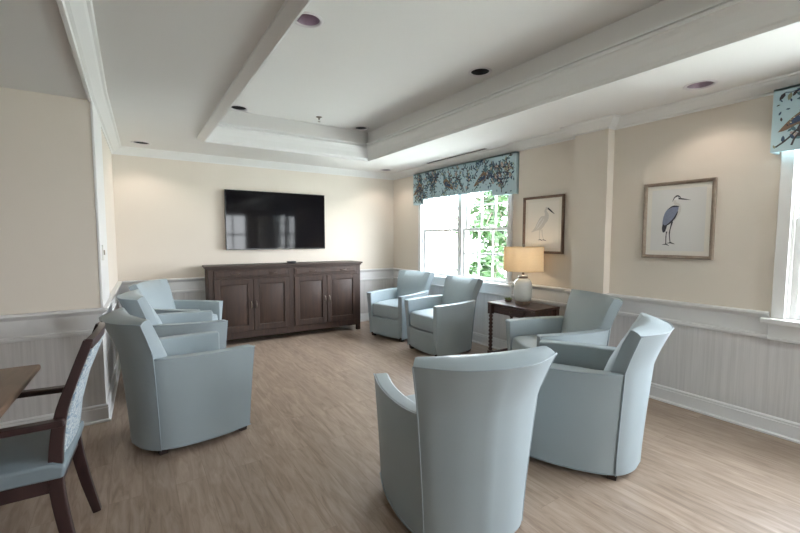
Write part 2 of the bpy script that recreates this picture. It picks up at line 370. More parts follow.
# ------------------------------------------------------------------ windows
def window(name, w, x):
    ya,yb,za,zb = w
    root = bpy.data.objects.new(name, None); COL.objects.link(root); root.location = (x,(ya+yb)/2,za); struct(root)
    T = lambda p: (p[0]-x, p[1]-(ya+yb)/2, p[2]-za)
    def bx(m, a, b, mat): m.box(T(a), T(b), mat)
    m = MB(); c = .06
    bx(m,(x-.022,ya-c,za),(x+.002,ya+.008,zb+c),M['trim']); bx(m,(x-.022,yb-.008,za),(x+.002,yb+c,zb+c),M['trim']); bx(m,(x-.0225,ya-c-.001,zb-.008),(x+.001,yb+c+.001,zb+c+.001),M['trim'])
    m.build('casing', root, bevel=.004)
    m = MB(); bx(m,(x-.075,ya-c-.045,za-.03),(x,yb+c+.045,za+.004),M['trim']); bx(m,(x-.001,ya+.001,za-.02),(x+.15,yb-.001,za+.004),M['trim']); m.build('sill', root, bevel=.006)
    m = MB(); bx(m,(x-.02,ya-c-.01,za-.145),(x,yb+c+.01,za-.03),M['trim']); bx(m,(x-.03,ya-c-.01,za-.145),(x,yb+c+.01,za-.128),M['trim']); m.build('apron', root, bevel=.004)
    mid = (ya+yb)/2
    m = MB(); bx(m,(x-.0,mid-.042,za),(x+.13,mid+.042,zb),M['trim'])
    for y in (ya,yb-.022): bx(m,(x+.015,y,za),(x+.14,y+.022,zb),M['trim'])
    m.build('mullion', root, bevel=.003)
    zm = 1.455
    for (p,q) in ((ya+.022,mid-.042),(mid+.042,yb-.022)):
        for up in (0,1):
            xs = x+.03+.045*up; z0,z1 = (zm-.018,zb) if up else (za,zm+.018)
            m = MB(); st=.036; bt=.036 if up else .045
            bx(m,(xs,p,z0),(xs+.035,p+st,z1),M['trim']); bx(m,(xs,q-st,z0),(xs+.035,q,z1),M['trim'])
            bx(m,(xs+.001,p+st-.002,z0),(xs+.034,q-st+.002,z0+bt),M['trim']); bx(m,(xs+.001,p+st-.002,z1-.036),(xs+.034,q-st+.002,z1),M['trim'])
            ga,gb,gc,gd = p+st,q-st,z0+bt,z1-.036
            for k in (1,2): yy = ga+(gb-ga)*k/3; bx(m,(xs+.006,yy-.009,gc-.002),(xs+.03,yy+.009,gd+.002),M['trim'])
            zz = (gc+gd)/2; bx(m,(xs+.0075,ga-.002,zz-.009),(xs+.0285,gb+.002,zz+.009),M['trim'])
            s = m.build('sash', root, bevel=.002)
            g = MB(); g.add([T((xs+.018,ga,gc)),T((xs+.018,gb,gc)),T((xs+.018,gb,gd)),T((xs+.018,ga,gd))],[(0,1,2,3)],M['glass']); g.build('glass_pane', s, fix=False)
    return root
window('window_1', W1, BX); window('window_2', W2, XR)
for nm, h in (('window_fill',W4),):
    m = MB()
    for a,b in (((h[0]-.07,h[2]-.07),(h[0],h[3]+.07)),((h[1],h[2]-.07),(h[1]+.07,h[3]+.07)),((h[0],h[2]-.07),(h[1],h[2])),((h[0],h[3]),(h[1],h[3]+.07)),((h[0],1.43),(h[1],1.48)),(((h[0]+h[1])/2-.02,h[2]),((h[0]+h[1])/2+.02,h[3]))):
        m.box((a[0],YF-.03,a[1]),(b[0],YF+.02,b[1]),M['trim'])
    m.add([(h[0],YF-.01,h[2]),(h[1],YF-.01,h[2]),(h[1],YF-.01,h[3]),(h[0],YF-.01,h[3])],[(0,1,2,3)],M['glass'])
    struct(m.build(nm))


# ------------------------------------------------------------------ swivel tub chairs
FLO = [(0,-.338),(.135,-.312),(.238,-.24),(.296,-.09),(.317,.11),(.30,.30)]
ARM = [(0,-.385),(.145,-.355),(.280,-.272),(.334,-.10),(.348,.12),(.328,.335)]
TOP = [(0,-.474),(.168,-.444),(.328,-.345)]
TFR = [(0,-.338),(.15,-.322),(.298,-.292)]
BFR = [(0,-.105),(.13,-.11),(.243,-.155)]
def full(pts, n):
    h = catmull([(*p,0) for p in pts], n); return [Vector((-p.x,p.y,0)) for p in h[::-1]] + h[1:]
def chair_parts(root):
    Mf = M['chair']
    ZB, ZA, ZT = .035, .605, .844
    nA = 25                                   # samples per half (seam at 2/5)
    fl, ar = full(FLO, nA), full(ARM, nA)
    n = len(fl); za = lambda i: .60 + .03*min(1, max(0, 1.25-abs(i-nA)/nA*1.25))
    # ---- body: u-shaped wall with arms
    rings = []; nr = 8
    for i in range(n):
        t = (ar[min(i+1,n-1)]-ar[max(i-1,0)]).normalized(); nin = Vector((-t.y,t.x,0))   # towards inside
        if nin.dot(Vector((0,.02,0))-ar[i]) < 0: nin = -nin
        col = []
        for k in range(nr+1):
            s = k/nr; p = fl[i].lerp(ar[i], s**1.25); col.append((p.x,p.y,ZB+(za(i)-ZB)*s))
        inn = ar[i]+nin*.078
        col += [(inn.x,inn.y,za(i)),(inn.x*.985,inn.y,.45),(inn.x*.97,inn.y-.005,.2)]
        ib = fl[i]+ (Vector((0,.02,0))-fl[i]).normalized()*.07
        col += [(ib.x,ib.y,ZB)]
        rings.append(col)
    m = MB(); m.loft(rings, Mf, True, True, True)
    # apron below the cushion and the deck
    wi = rings[-1][nr+3][0]+.01
    ap = []
    for k in range(13):
        x = -wi+2*wi*k/12; yf = .295+.028*(1-(x/wi)**2)
        ap.append([(x,-.1,ZB),(x,yf-.004,ZB),(x,yf+.022,.285),(x,-.1,.285)])
    m.loft(ap, Mf, True, True, True)
    m.build('body', root, bevel=.012, seg=3, angle=50)
    # ---- back: thick flared panel whose rear runs down to the floor
    ns = 10
    F2,A2,T2,TF2,BF2 = (full(q, ns) for q in (FLO[:3],ARM[:3],TOP,TFR,BFR))
    fa, aa = catmull([(*p,0) for p in FLO], 50)[:21], catmull([(*p,0) for p in ARM], 50)[:21]
    F2 = [Vector((-p.x,p.y,0)) for p in fa[::-2]]+fa[2::2]; A2 = [Vector((-p.x,p.y,0)) for p in aa[::-2]]+aa[2::2]
    rings = []
    for i in range(len(F2)):
        c = 1-abs(i-ns)/ns; col = []
        o = F2[i].normalized()*.006
        for k in range(7):
            s = k/6; p = F2[i].lerp(A2[i], s**1.25)+o; col.append((p.x,p.y,ZB-.001+(.632-ZB)*s))
        for k in range(1,6):
            s = k/5; p = (A2[i]+o).lerp(T2[i], s**1.15); col.append((p.x,p.y,(.632+(ZT-.632)*s)))
        d = TF2[i]-T2[i]
        p = T2[i]+d*.35; col.append((p.x,p.y,ZT+.017)); p = T2[i]+d*.75; col.append((p.x,p.y,ZT+.026))
        zf = .868+.004*c
        for k in range(7):
            s = k/6; p = TF2[i].lerp(BF2[i], s**.75); bl = .03*math.sin(PI*s)*(c**.4)
            col.append((p.x,p.y+bl,zf+(.40-zf)*s))
        p = F2[i]*.8; col.append((p.x,p.y,.30)); col.append((p.x*.98,p.y*1.05,ZB+.02))
        rings.append(col)
    m = MB(); m.loft(rings, Mf, True, True, True); m.build('back', root, bevel=.018, seg=4, angle=50)
    back_rings = rings
    # ---- seat cushion
    m = MB(); rings = []; hw=.246
    prof = [(-.205,.30),(.0,.296),(.30,.298)]
    for k in range(15):
        x = -hw+2*hw*k/14; e = 1-(x/hw)**2; yf = .298+.034*e; q = x/hw
        b = .016*(1-q**4)
        rings.append([(x,-.2,.296),(x,yf,.296),(x,yf+.008,.37),(x,yf,.452+b*.4),(x,yf-.06,.462+b),(x,.05,.466+b*1.4),(x,-.2,.462+b)])
    m.loft(rings, Mf, True, True, True); m.build('seat_cushion', root, bevel=.014, seg=3, angle=40)
    # ---- piping
    m = MB(); pr = .0036
    body = []
    for i in range(n):
        t = (ar[min(i+1,n-1)]-ar[max(i-1,0)]).normalized(); body.append(ar[i])
    i0 = int(nA*.4)
    for sgn in (0,1):
        idx = list(range(nA+i0, n)) if sgn else list(range(nA-i0, -1, -1))
        m.tube([(ar[i].x,ar[i].y,za(i)-.004) for i in idx], pr, M['piping'])
        j = n-1 if sgn else 0
        ft = []
        for k in range(nr+1):
            s = k/nr; p = fl[j].lerp(ar[j], s**1.25); ft.append((p.x*.988,p.y-.0025,ZB+(za(j)-.006-ZB)*s))
        m.tube(ft, pr, M['piping'])
    for j in (0,-1): m.tube([Vector(back_rings[j][k]) for k in range(0,12)], pr, M['piping'])
    m.tube([Vector(r[11])+Vector((0,-.001,.002)) for r in back_rings], pr, M['piping'])
    m.tube([(fl[i].x*1.008,fl[i].y*1.012,ZB+.006) for i in range(n)], pr, M['piping'])
    m.build('piping', root, fix=False)
    for sx,sy in ((1,1),(-1,1),(1,-1),(-1,-1)):
        x,y = (.258*sx,.262) if sy>0 else (.208*sx,-.225)
        m = MB(); m.loft([[(x+a*w,y+b*w,z) for a,b in ((-1,-1),(1,-1),(1,1),(-1,1))] for w,z in ((.022,0),(.028,.05))], M['foot'], True, True, False); m.build('foot', root, bevel=.002)
GRP = 'light blue swivel tub chairs around the room'
chairs = [
 ('A',(0.286,3.11),-77.5,'light blue tub chair nearest the wooden dining chair, its whole side panel in view'),
 ('B',(0.345,4.19),-87,'light blue tub chair in the middle of the row of three along the left wall'),
 ('H',(0.42,5.03),-121,'light blue tub chair tucked in the back left corner beside the dark sideboard'),
 ('C',(3.066,4.62),104,'light blue tub chair at the far end of the window, nearest the sideboard'),
 ('D',(3.062,3.71),88.5,'light blue tub chair under the window, between another tub chair and the lamp table'),
 ('G',(3.0,2.09),65,'light blue tub chair right beside the lamp table, facing into the room'),
 ('F',(2.308,1.447),21.5,'light blue tub chair at the right, turned away, showing its side and rounded back'),
 ('E',(1.303,1.488),-17,'light blue tub chair closest in the foreground, seen from behind with its broad back'),
]
first = None
for k,(x,y),rz,lab in chairs:
    if first is None:
        first = thing('tub_chair', lab, 'armchair', (x,y,0), rz, GRP); chair_parts(first)
    else: dup(first, (x,y,0), rz, lab)

# ------------------------------------------------------------------ sideboard
CX0,CX1,CY0,CY1,CZ = .755,2.78,5.29,5.65,1.0
t = thing('sideboard', 'long dark brown wooden sideboard with four panelled doors below the television', 'sideboard', ((CX0+CX1)/2,(CY0+CY1)/2,0), -2.3)
W = CX1-CX0; D = CY1-CY0; h = W/2; d = D/2; mm = M['cab']
m = MB(); m.box((-h,-d+.006,.09),(h,d,CZ-.03),mm)
for x in (-h,h-.06): m.box((x,-d-.004,.0),(x+.06,-d+.04,CZ-.03),mm); m.box((x,d-.06,0),(x+.06,d,.1),mm)
m.box((-.035,-d-.004,.07),(.035,-d+.04,CZ-.03),mm)
m.box((-h,-d-.002,.075),(h,-d+.02,.16),mm); m.box((-h,-d-.002,.83),(h,-d+.02,.85),mm); m.box((-h,-d-.002,CZ-.06),(h,-d+.02,CZ-.03),mm)
m.build('carcass', t, bevel=.004)
m = MB(); m.box((-h-.03,-d-.03,CZ-.024),(h+.03,d,CZ),M['cabtop']); m.box((-h-.015,-d-.016,CZ-.045),(h+.015,d,CZ-.024),M['cabtop']); m.build('top', t, bevel=.006, seg=3)
def frustum(m, x0,x1,z0,z1,yb,yf,ins,mat):
    a=[(x0,yb,z0),(x1,yb,z0),(x1,yb,z1),(x0,yb,z1)]; b=[(x0+ins,yf,z0+ins),(x1-ins,yf,z0+ins),(x1-ins,yf,z1-ins),(x0+ins,yf,z1-ins)]
    m.loft([a,b], mat, True, True, False)
dw = (h-.06-.035)/2
for side in (-1,1):
    base_x = -h+.06 if side<0 else .035
    for k in (0,1):
        xa = base_x+k*dw+.003; xb = xa+dw-.006; za,zb = .163,.827; s=.062
        m = MB()
        m.box((xa,-d-.016,za),(xa+s,-d+.006,zb),mm); m.box((xb-s,-d-.016,za),(xb,-d+.006,zb),mm)
        m.box((xa+s,-d-.016,za),(xb-s,-d+.006,za+s+.01),mm); m.box((xa+s,-d-.016,zb-s),(xb-s,-d+.006,zb),mm)
        m.box((xa+s,-d-.002,za+s),(xb-s,-d+.004,zb-s),mm)
        frustum(m, xa+s+.012,xb-s-.012,za+s+.022,zb-s-.012,-d-.002,-d-.014,.03,mm)
        dr = m.build('door', t, bevel=.003)
        hx = xb-.028 if k==0 else xa+.028
        m = MB(); hz=.50
        m.tube([(hx,-d-.016,hz+.04),(hx,-d-.036,hz+.034),(hx,-d-.042,hz),(hx,-d-.036,hz-.034),(hx,-d-.016,hz-.04)],[.005,.006,.008,.006,.005],M['metal'],8); m.build('handle', dr)
    xa = base_x+.003; xb = base_x+2*dw-.003
    m = MB(); m.box((xa,-d-.014,.853),(xb,-d+.006,.942),mm); frustum(m, xa+.02,xb-.02,.866,.93,-d-.014,-d-.019,.006,mm); dr = m.build('drawer', t, bevel=.003)
    for f in (.27,.77):
        px = xa+(xb-xa)*f; m = MB()
        m.tube([(px-.045,-d-.016,.90),(px-.038,-d-.034,.896),(px,-d-.038,.892),(px+.038,-d-.034,.896),(px+.045,-d-.016,.90)],[.005,.005,.006,.005,.005],M['darkmetal'],8); m.build('handle', dr)
t = thing('cable_box', 'small black box standing on the middle of the sideboard', 'electronics', (1.80,5.40,CZ))
m = MB(); m.box((-.055,-.035,.006),(.055,.035,.03),M['black']); m.build('case', t, bevel=.004)
m = MB(); m.box((-.04,-.0365,.012),(.02,-.0345,.022),M['screen']); m.build('display', t)
# ------------------------------------------------------------------ television
t = thing('television', 'large black flat television mounted on the back wall above the sideboard', 'television', (1.716,5.70,1.58))
m = MB(); m.box((-.692,-.035,-.395),(.692,.0,.395),M['bezel']); m.build('housing', t, bevel=.004)
m = MB(); m.box((-.683,-.0368,-.378),(.683,-.034,.387),M['screen']); m.build('screen', t)
m = MB(); m.box((-.25,0,-.2),(.25,.03,.2),M['black']); m.build('wall_mount', t)
m = MB(); m.box((-.035,-.0375,-.392),(.035,-.034,-.386),M['metal']); m.build('badge', t)

# ------------------------------------------------------------------ lamp table
TX0,TX1,TY0,TY1,TZT = 3.165,3.545,2.455,3.08,.66
t = thing('side_table', 'dark wooden side table with turned legs beneath the window corner', 'table', ((TX0+TX1)/2,(TY0+TY1)/2,0))
a=(TX1-TX0)/2; b=(TY1-TY0)/2; mt=M['table']
m = MB(); m.box((-a,-b,TZT-.022),(a,b,TZT),mt); m.build('tabletop', t, bevel=.006, seg=3)
lx,ly = a-.026,b-.03
m = MB()
for s in (-1,1):
    m.box((-lx,s*(b-.05)-.009,TZT-.115),(lx,s*(b-.05)+.009,TZT-.022),mt); m.box((s*(a-.05)-.009,-ly,TZT-.115),(s*(a-.05)+.009,ly,TZT-.022),mt)
m.build('skirt', t, bevel=.002)
m = MB(); m.box((-a+.028,-.15,TZT-.10),(-a+.042,.15,TZT-.035),mt); dw_ = m.build('drawer', t, bevel=.003)
m = MB(); m.lathe([(.004,0),(.012,.008),(.014,.016),(.008,.022)],M['darkmetal'],n=12)
kn = m.build('knob', dw_); kn.rotation_euler=(0,-PI/2,0); kn.location=(-a+.028,0,TZT-.068)
for sx in (-1,1):
    for sy in (-1,1):
        m = MB(); cx,cy = sx*lx,sy*ly
        m.box((cx-.024,cy-.024,TZT-.125),(cx+.024,cy+.024,TZT-.022),mt)
        prof=[(.012,.0),(.02,.012),(.016,.05)]
        z=.05
        m.box((cx-.022,cy-.022,.07),(cx+.022,cy+.022,.13),mt); m.lathe([(.012,0),(.022,.015),(.022,.045),(.014,.06),(.014,.075)],mt,(cx,cy,0),16)
        p=[]; z=.13
        while z < .53: p += [(.013,z),(.0215,z+.012),(.0235,z+.02),(.0215,z+.028)]; z += .04
        p.append((.013,.537)); m.lathe(p,mt,(cx,cy,0),16); m.build('leg', t)
m = MB()
for sx in (-1,1): m.box((sx*lx-.012,-ly,.085),(sx*lx+.012,ly,.115),mt)
for sy in (-1,1): m.box((-lx,sy*ly-.012,.085),(lx,sy*ly+.012,.115),mt)
m.build('stretcher', t, bevel=.003)
# ------------------------------------------------------------------ lamp
LX,LY = 3.368,2.777
t = thing('table_lamp', 'lit table lamp with white ceramic jar base and wide beige drum shade', 'lamp', (LX,LY,TZT+.001))
m = MB(); m.lathe([(.07,0),(.074,.006),(.074,.024),(.066,.03)],M['lampbase'],n=40); m.build('base', t)
m = MB(); m.lathe([(.05,.028),(.07,.032),(.085,.05),(.089,.08),(.09,.20),(.085,.232),(.068,.256),(.046,.266),(.037,.274),(.037,.286),(.047,.292),(.047,.298),(.03,.302)],M['ceramic'],n=40); j=m.build('jar', t)
m = MB(); m.lathe([(.042,.268),(.05,.272),(.052,.278),(.05,.284),(.042,.287)],M['lampbase'],n=32); m.build('collar', j)
m = MB(); m.lathe([(.012,.295),(.012,.38),(.018,.385),(.018,.42),(.01,.425)],M['metal'],n=16); m.build('neck', t)
SZ0,SZ1,SR=.345,.59,.2
m = MB(); m.lathe([(SR,SZ0),(SR*.985,SZ1)],M['shade'],n=64,caps=False); sh=m.build('lamp_shade', t, fix=False)
for z,r in ((SZ0+.002,SR),(SZ1-.002,SR*.985)):
    m = MB(); m.tube([(r*math.cos(2*PI*k/48),r*math.sin(2*PI*k/48),z) for k in range(49)],.004,M['shade'],6,False); m.build('shade_rim', sh, fix=False)
m = MB()
for k in range(3): m.tube([(0,0,SZ1-.012),(SR*.98*math.cos(2*PI*k/3),SR*.98*math.sin(2*PI*k/3),SZ1-.006)],.002,M['metal'])
m.tube([(-.0,.05,.41),(-.0,.07,.48),(0,.045,.55),(0,0,SZ1-.012)],.002,M['metal']); m.tube([(0,-.05,.41),(0,-.07,.48),(0,-.045,.55),(0,0,SZ1-.012)],.002,M['metal']); m.build('harp', t)
m = MB(); m.lathe([(.006,SZ1-.012),(.006,SZ1),(.014,SZ1+.006),(.016,SZ1+.018),(.008,SZ1+.03),(.002,SZ1+.034)],M['metal'],n=16); m.build('finial', t)
bulb_mat = emit('warm bulb', (1,.82,.6,1), 6)
m = MB(); m.lathe([(.008,.42),(.014,.435),(.028,.47),(.026,.49),(.014,.505),(.003,.51)],bulb_mat,n=16); m.build('bulb', t)
# ------------------------------------------------------------------ little plant
t = thing('potted_succulent', 'tiny green succulent in a small brown dish beside the lamp', 'plant', (3.345,2.95,TZT+.001))
m = MB(); m.lathe([(.026,0),(.036,.006),(.038,.02),(.032,.02),(.03,.016)],M['pot'],n=24); m.build('pot', t)
m = MB()
for k in range(34):
    r=.034*math.sqrt((k+.5)/34); an=k*2.39996; tip=Vector((math.cos(an)*(r+.012),math.sin(an)*(r+.012),.052-.018*(r/.034)+random.uniform(-.004,.006))); rt=Vector((math.cos(an)*r*.5,math.sin(an)*r*.5,.018))
    m.tube([rt,rt.lerp(tip,.6)+Vector((0,0,.004)),tip],[.004,.0065,.0015],M['succ'],6)
m.build('leaf_rosette', t, fix=False)

# ------------------------------------------------------------------ dining chair and table
t = thing('dining_chair', 'dark wood dining armchair with blue seat pulled up to the table at the left edge', 'chair', (-.505,2.20,0), 87)
mf=M['dinframe']
for s in (-1,1):
    m = MB()
    pts=[(.235*s,-.30,0),(.212*s,-.258,.22),(.198*s,-.236,.42),(.19*s,-.255,.64),(.182*s,-.305,.80),(.175*s,-.356,.938)]
    c=catmull(pts,20)
    rings=[]
    for i,p in enumerate(c):
        dd=(c[min(i+1,20)]-c[max(i-1,0)]).normalized(); ax=Vector((1,0,0)); ay=dd.cross(ax).normalized(); hw,hd=.016,.017+.006*math.sin(PI*min(1,p.z/.8))
        rings.append([p+ax*hw*u+ay*hd*v for u,v in ((1,1),(-1,1),(-1,-1),(1,-1))])
    m.loft(rings,mf,True,True,True); lg=m.build('leg', t, bevel=.004)
    m = MB(); m.lathe([(.012,0),(.014,.003),(.014,.012)],M['metal'],(.235*s,-.298,0),12); m.build('glide', lg)
    m = MB(); m.bar((.24*s,.235,0),(.24*s,.235,.635),.034,.04,mf,(0,1,0)); m.build('leg', t, bevel=.005)
    m = MB(); m.bar((.216*s,-.275,.64),(.246*s,.27,.645),.045,.026,mf); m.build('arm', t, bevel=.008, seg=3)
m = MB()
c=[(-.19,-.356,.935),(-.1,-.368,.942),(0,-.372,.945),(.1,-.368,.942),(.19,-.356,.935)]
m.loft([[Vector(p)+Vector((0,u,v)) for u,v in ((-.012,-.03),(.014,-.026),(.01,.012),(-.016,.008))] for p in catmull(c,14)],mf,True,True,True); m.build('top_rail', t, bevel=.004)
m = MB()
ba=[]
for (hw,y,z) in ((.185,-.25,.50),(.178,-.266,.62),(.17,-.302,.76),(.162,-.362,.915)):
    cx=[]
    for k in range(9):
        q=-1+2*k/8; cx.append((hw*q,y-.012*(1-q*q)-.012,z))
    cx+=[(hw*q,y-.012*(1-q*q)+.014,z) for q in [1-2*k/8 for k in range(9)]]
    ba.append(cx)
m.loft(ba,M['backfab'],True,True,True); m.build('back_panel', t, bevel=.006)
m = MB()
for s in (-1,1): m.bar((.2*s,-.225,.395),(.232*s,.235,.405),.024,.055,mf)
m.bar((-.2,-.235,.395),(.2,-.235,.395),.024,.055,mf); m.bar((-.24,.235,.405),(.24,.235,.405),.024,.055,mf); m.build('seat_rail', t, bevel=.004)
m = MB(); rg=[]
for k in range(13):
    x=-.232+.464*k/12; q=(x/.232); bu=.012*(1-q**4)
    rg.append([(x,-.265,.425),(x,.26,.43),(x,.27,.46),(x,.24,.49+bu),(x,0,.492+bu*1.5),(x,-.23,.485+bu),(x,-.27,.47)])
m.loft(rg,M['dinseat'],True,True,True); m.build('seat', t, bevel=.012, seg=3)
t = thing('dining_table', 'brown wooden table whose corner enters at the left edge', 'table', (-1.04,1.72,0), -1.5)
m = MB(); m.box((-.63,-.86,.712),(.63,.845,.742),M['dintop']); m.build('tabletop', t, bevel=.01, seg=3)
m = MB(); m.lathe([(.06,.03),(.055,.1),(.05,.3),(.05,.6),(.07,.68),(.2,.705),(.2,.714)],M['dinframe'],n=24); m.build('pedestal', t)
m = MB()
for k in range(4):
    an=PI/4+k*PI/2; m.bar((0,0,.05),(.34*math.cos(an),.34*math.sin(an),.025),.06,.05,M['dinframe'])
m.build('pedestal_base', t, bevel=.004)

# ------------------------------------------------------------------ bird pictures
def ell(cx,cy,rx,ry,n=14,rot=0):
    c,s=math.cos(rot),math.sin(rot); return [(cx+rx*math.cos(2*PI*k/n)*c-ry*math.sin(2*PI*k/n)*s, cy+rx*math.cos(2*PI*k/n)*s+ry*math.sin(2*PI*k/n)*c) for k in range(n)]
def strip(pts,ws):
    L_=[];R_=[]
    P=[Vector(p) for p in pts]
    for i,p in enumerate(P):
        d=(P[min(i+1,len(P)-1)]-P[max(i-1,0)]).normalized(); nn=Vector((-d.y,d.x)); w=ws[i] if isinstance(ws,(list,tuple)) else ws
        L_.append(tuple(p+nn*w/2)); R_.append(tuple(p-nn*w/2))
    return L_+R_[::-1]
def smooth2(pts,n): return [(p.x,p.y) for p in catmull([(*q,0) for q in pts],n)]
def picture(x, yc, zc, w, h, fm, pap, shapes, label):
    """frame on the right wall; local u runs to the viewer's right (towards -y)"""
    t = thing('framed_bird_print', label, 'picture', (x,yc,zc))
    f=.026; m=MB()
    P=lambda u,v,dd: (-dd,-u,v)
    o=[(-w/2,-h/2),(w/2,-h/2),(w/2,h/2),(-w/2,h/2)]
    prof=[(0,.0),(0,.03),(.006,.034),(.02,.028),(f,.02),(f,0)]
    rings=[]
    for k in range(5):
        cx,cy=o[k%4]; sx=-1 if cx>0 else 1; sy=-1 if cy>0 else 1
        rings.append([P(cx+sx*a,cy+sy*a,dd) for a,dd in prof])
    m.loft(rings,fm,True,False,False); m.build('frame', t, bevel=.002)
    m=MB(); m.poly([(-w/2+.02,-h/2+.02),(w/2-.02,-h/2+.02),(w/2-.02,h/2-.02),(-w/2+.02,h/2-.02)],[],M['matboard'],lambda u,v:P(u,v,.014)); m.build('mat_board', t, fix=False)
    m=MB(); b=.06; m.poly([(-w/2+b,-h/2+b),(w/2-b,-h/2+b),(w/2-b,h/2-b),(-w/2+b,h/2-b)],[],pap,lambda u,v:P(u,v,.0146))
    lay=.0152
    for pts,mat in shapes:
        m.poly(pts,[],mat,lambda u,v,l=lay:P(u,v,l)); lay+=.00012
    m.build('print', t, fix=False)
    return t
def cv(p,cx,cy,sx,sy): return [((x-cx)*sx,(cy-y)*sy) for x,y in p]
c2=lambda p: cv(p,265,258,.52/385,.61/405)
I,IB,IG,IW=M['ink'],M['inkblue'],M['inkgrey'],M['inkwhite']
heron=[(c2(strip(smooth2([(212,318),(210,345),(211,385)],8),[9,6,5,5,6,5,5,5,5])),I),(c2(strip(smooth2([(240,265),(228,325),(234,378)],8),[10,8,6,6,6,5,5,5,5])),I),
 (c2(strip([(192,388),(214,385),(228,394)],[2,7,2])),I),(c2(strip([(218,380),(236,377),(258,384)],[2,8,2])),I),
 (c2(strip(smooth2([(252,152),(249,168),(268,180),(272,200),(262,225),(246,260)],16),[12,12,12,13,14,15,17,19,22,24,26,28,28,26,22,18,12])),IG),
 (c2(smooth2([(272,186),(240,184),(212,200),(196,225),(188,262),(190,290),(206,286),(228,272),(252,245),(266,215),(272,186)],30)),IB),
 (c2(strip(smooth2([(274,188),(240,186),(214,200)],10),[2,5,7,8,8,7,6,5,4,3,1])),I),
 (c2(strip(smooth2([(268,212),(252,246),(226,274),(204,288)],10),[2,6,8,9,9,9,8,8,7,5,2])),I),
 (c2(smooth2([(190,276),(186,300),(192,322),(204,318),(210,300),(214,282),(200,284),(190,276)],20)),I),
 (c2(ell(260,146,16,9,16,-.1)),IW),(c2(strip(smooth2([(280,142),(262,132),(246,142),(237,162)],10),[3,6,7,8,8,7,6,5,4,3,1])),I),
 (c2(strip([(268,146),(300,152),(330,158)],[9,6,1])),I),(c2(ell(268,143,2.4,2.4,8)),I)]
picture(XR-.002,1.472,1.486,.50,.608,M['frame'],M['paper'],heron,'framed print of a blue grey heron standing, on the wall between pilaster and near window')
c1=lambda p: cv(p,262,262,.51/235,.6/340)
egret=[(c1(strip(smooth2([(248,290),(244,320),(247,352)],8),[7,5,4,4,4,4,4,4,4])),IG),(c1(strip(smooth2([(258,290),(262,325),(270,352)],8),[7,5,4,4,4,4,4,4,4])),IG),
 (c1(strip([(236,352),(250,350),(262,357)],[1,5,1])),I),(c1(strip([(256,352),(270,351),(286,358)],[1,5,1])),I),
 (c1(strip(smooth2([(286,168),(276,180),(284,205),(276,235),(258,262)],16),[9,9,10,11,12,13,15,18,21,24,27,28,28,26,22,18,12])),IG),
 (c1(smooth2([(272,210),(250,214),(232,244),(216,280),(196,306),(226,296),(252,290),(274,262),(282,232),(272,210)],30)),IG),
 (c1(strip(smooth2([(262,218),(240,246),(222,284)],10),[1,3,4,4,4,4,4,4,3,2,1])),IW),(c1(strip(smooth2([(270,228),(250,262),(228,290)],10),[1,2,3,3,3,3,3,3,3,2,1])),IW),
 (c1(ell(285,166,10,7,14,.5)),IG),(c1(strip([(290,166),(308,184),(326,201)],[9,8,2])),I)]
picture(XR-.002,2.728,1.482,.50,.60,M['frame2'],M['paper2'],egret,'framed print of a pale white egret, hanging above the lamp')

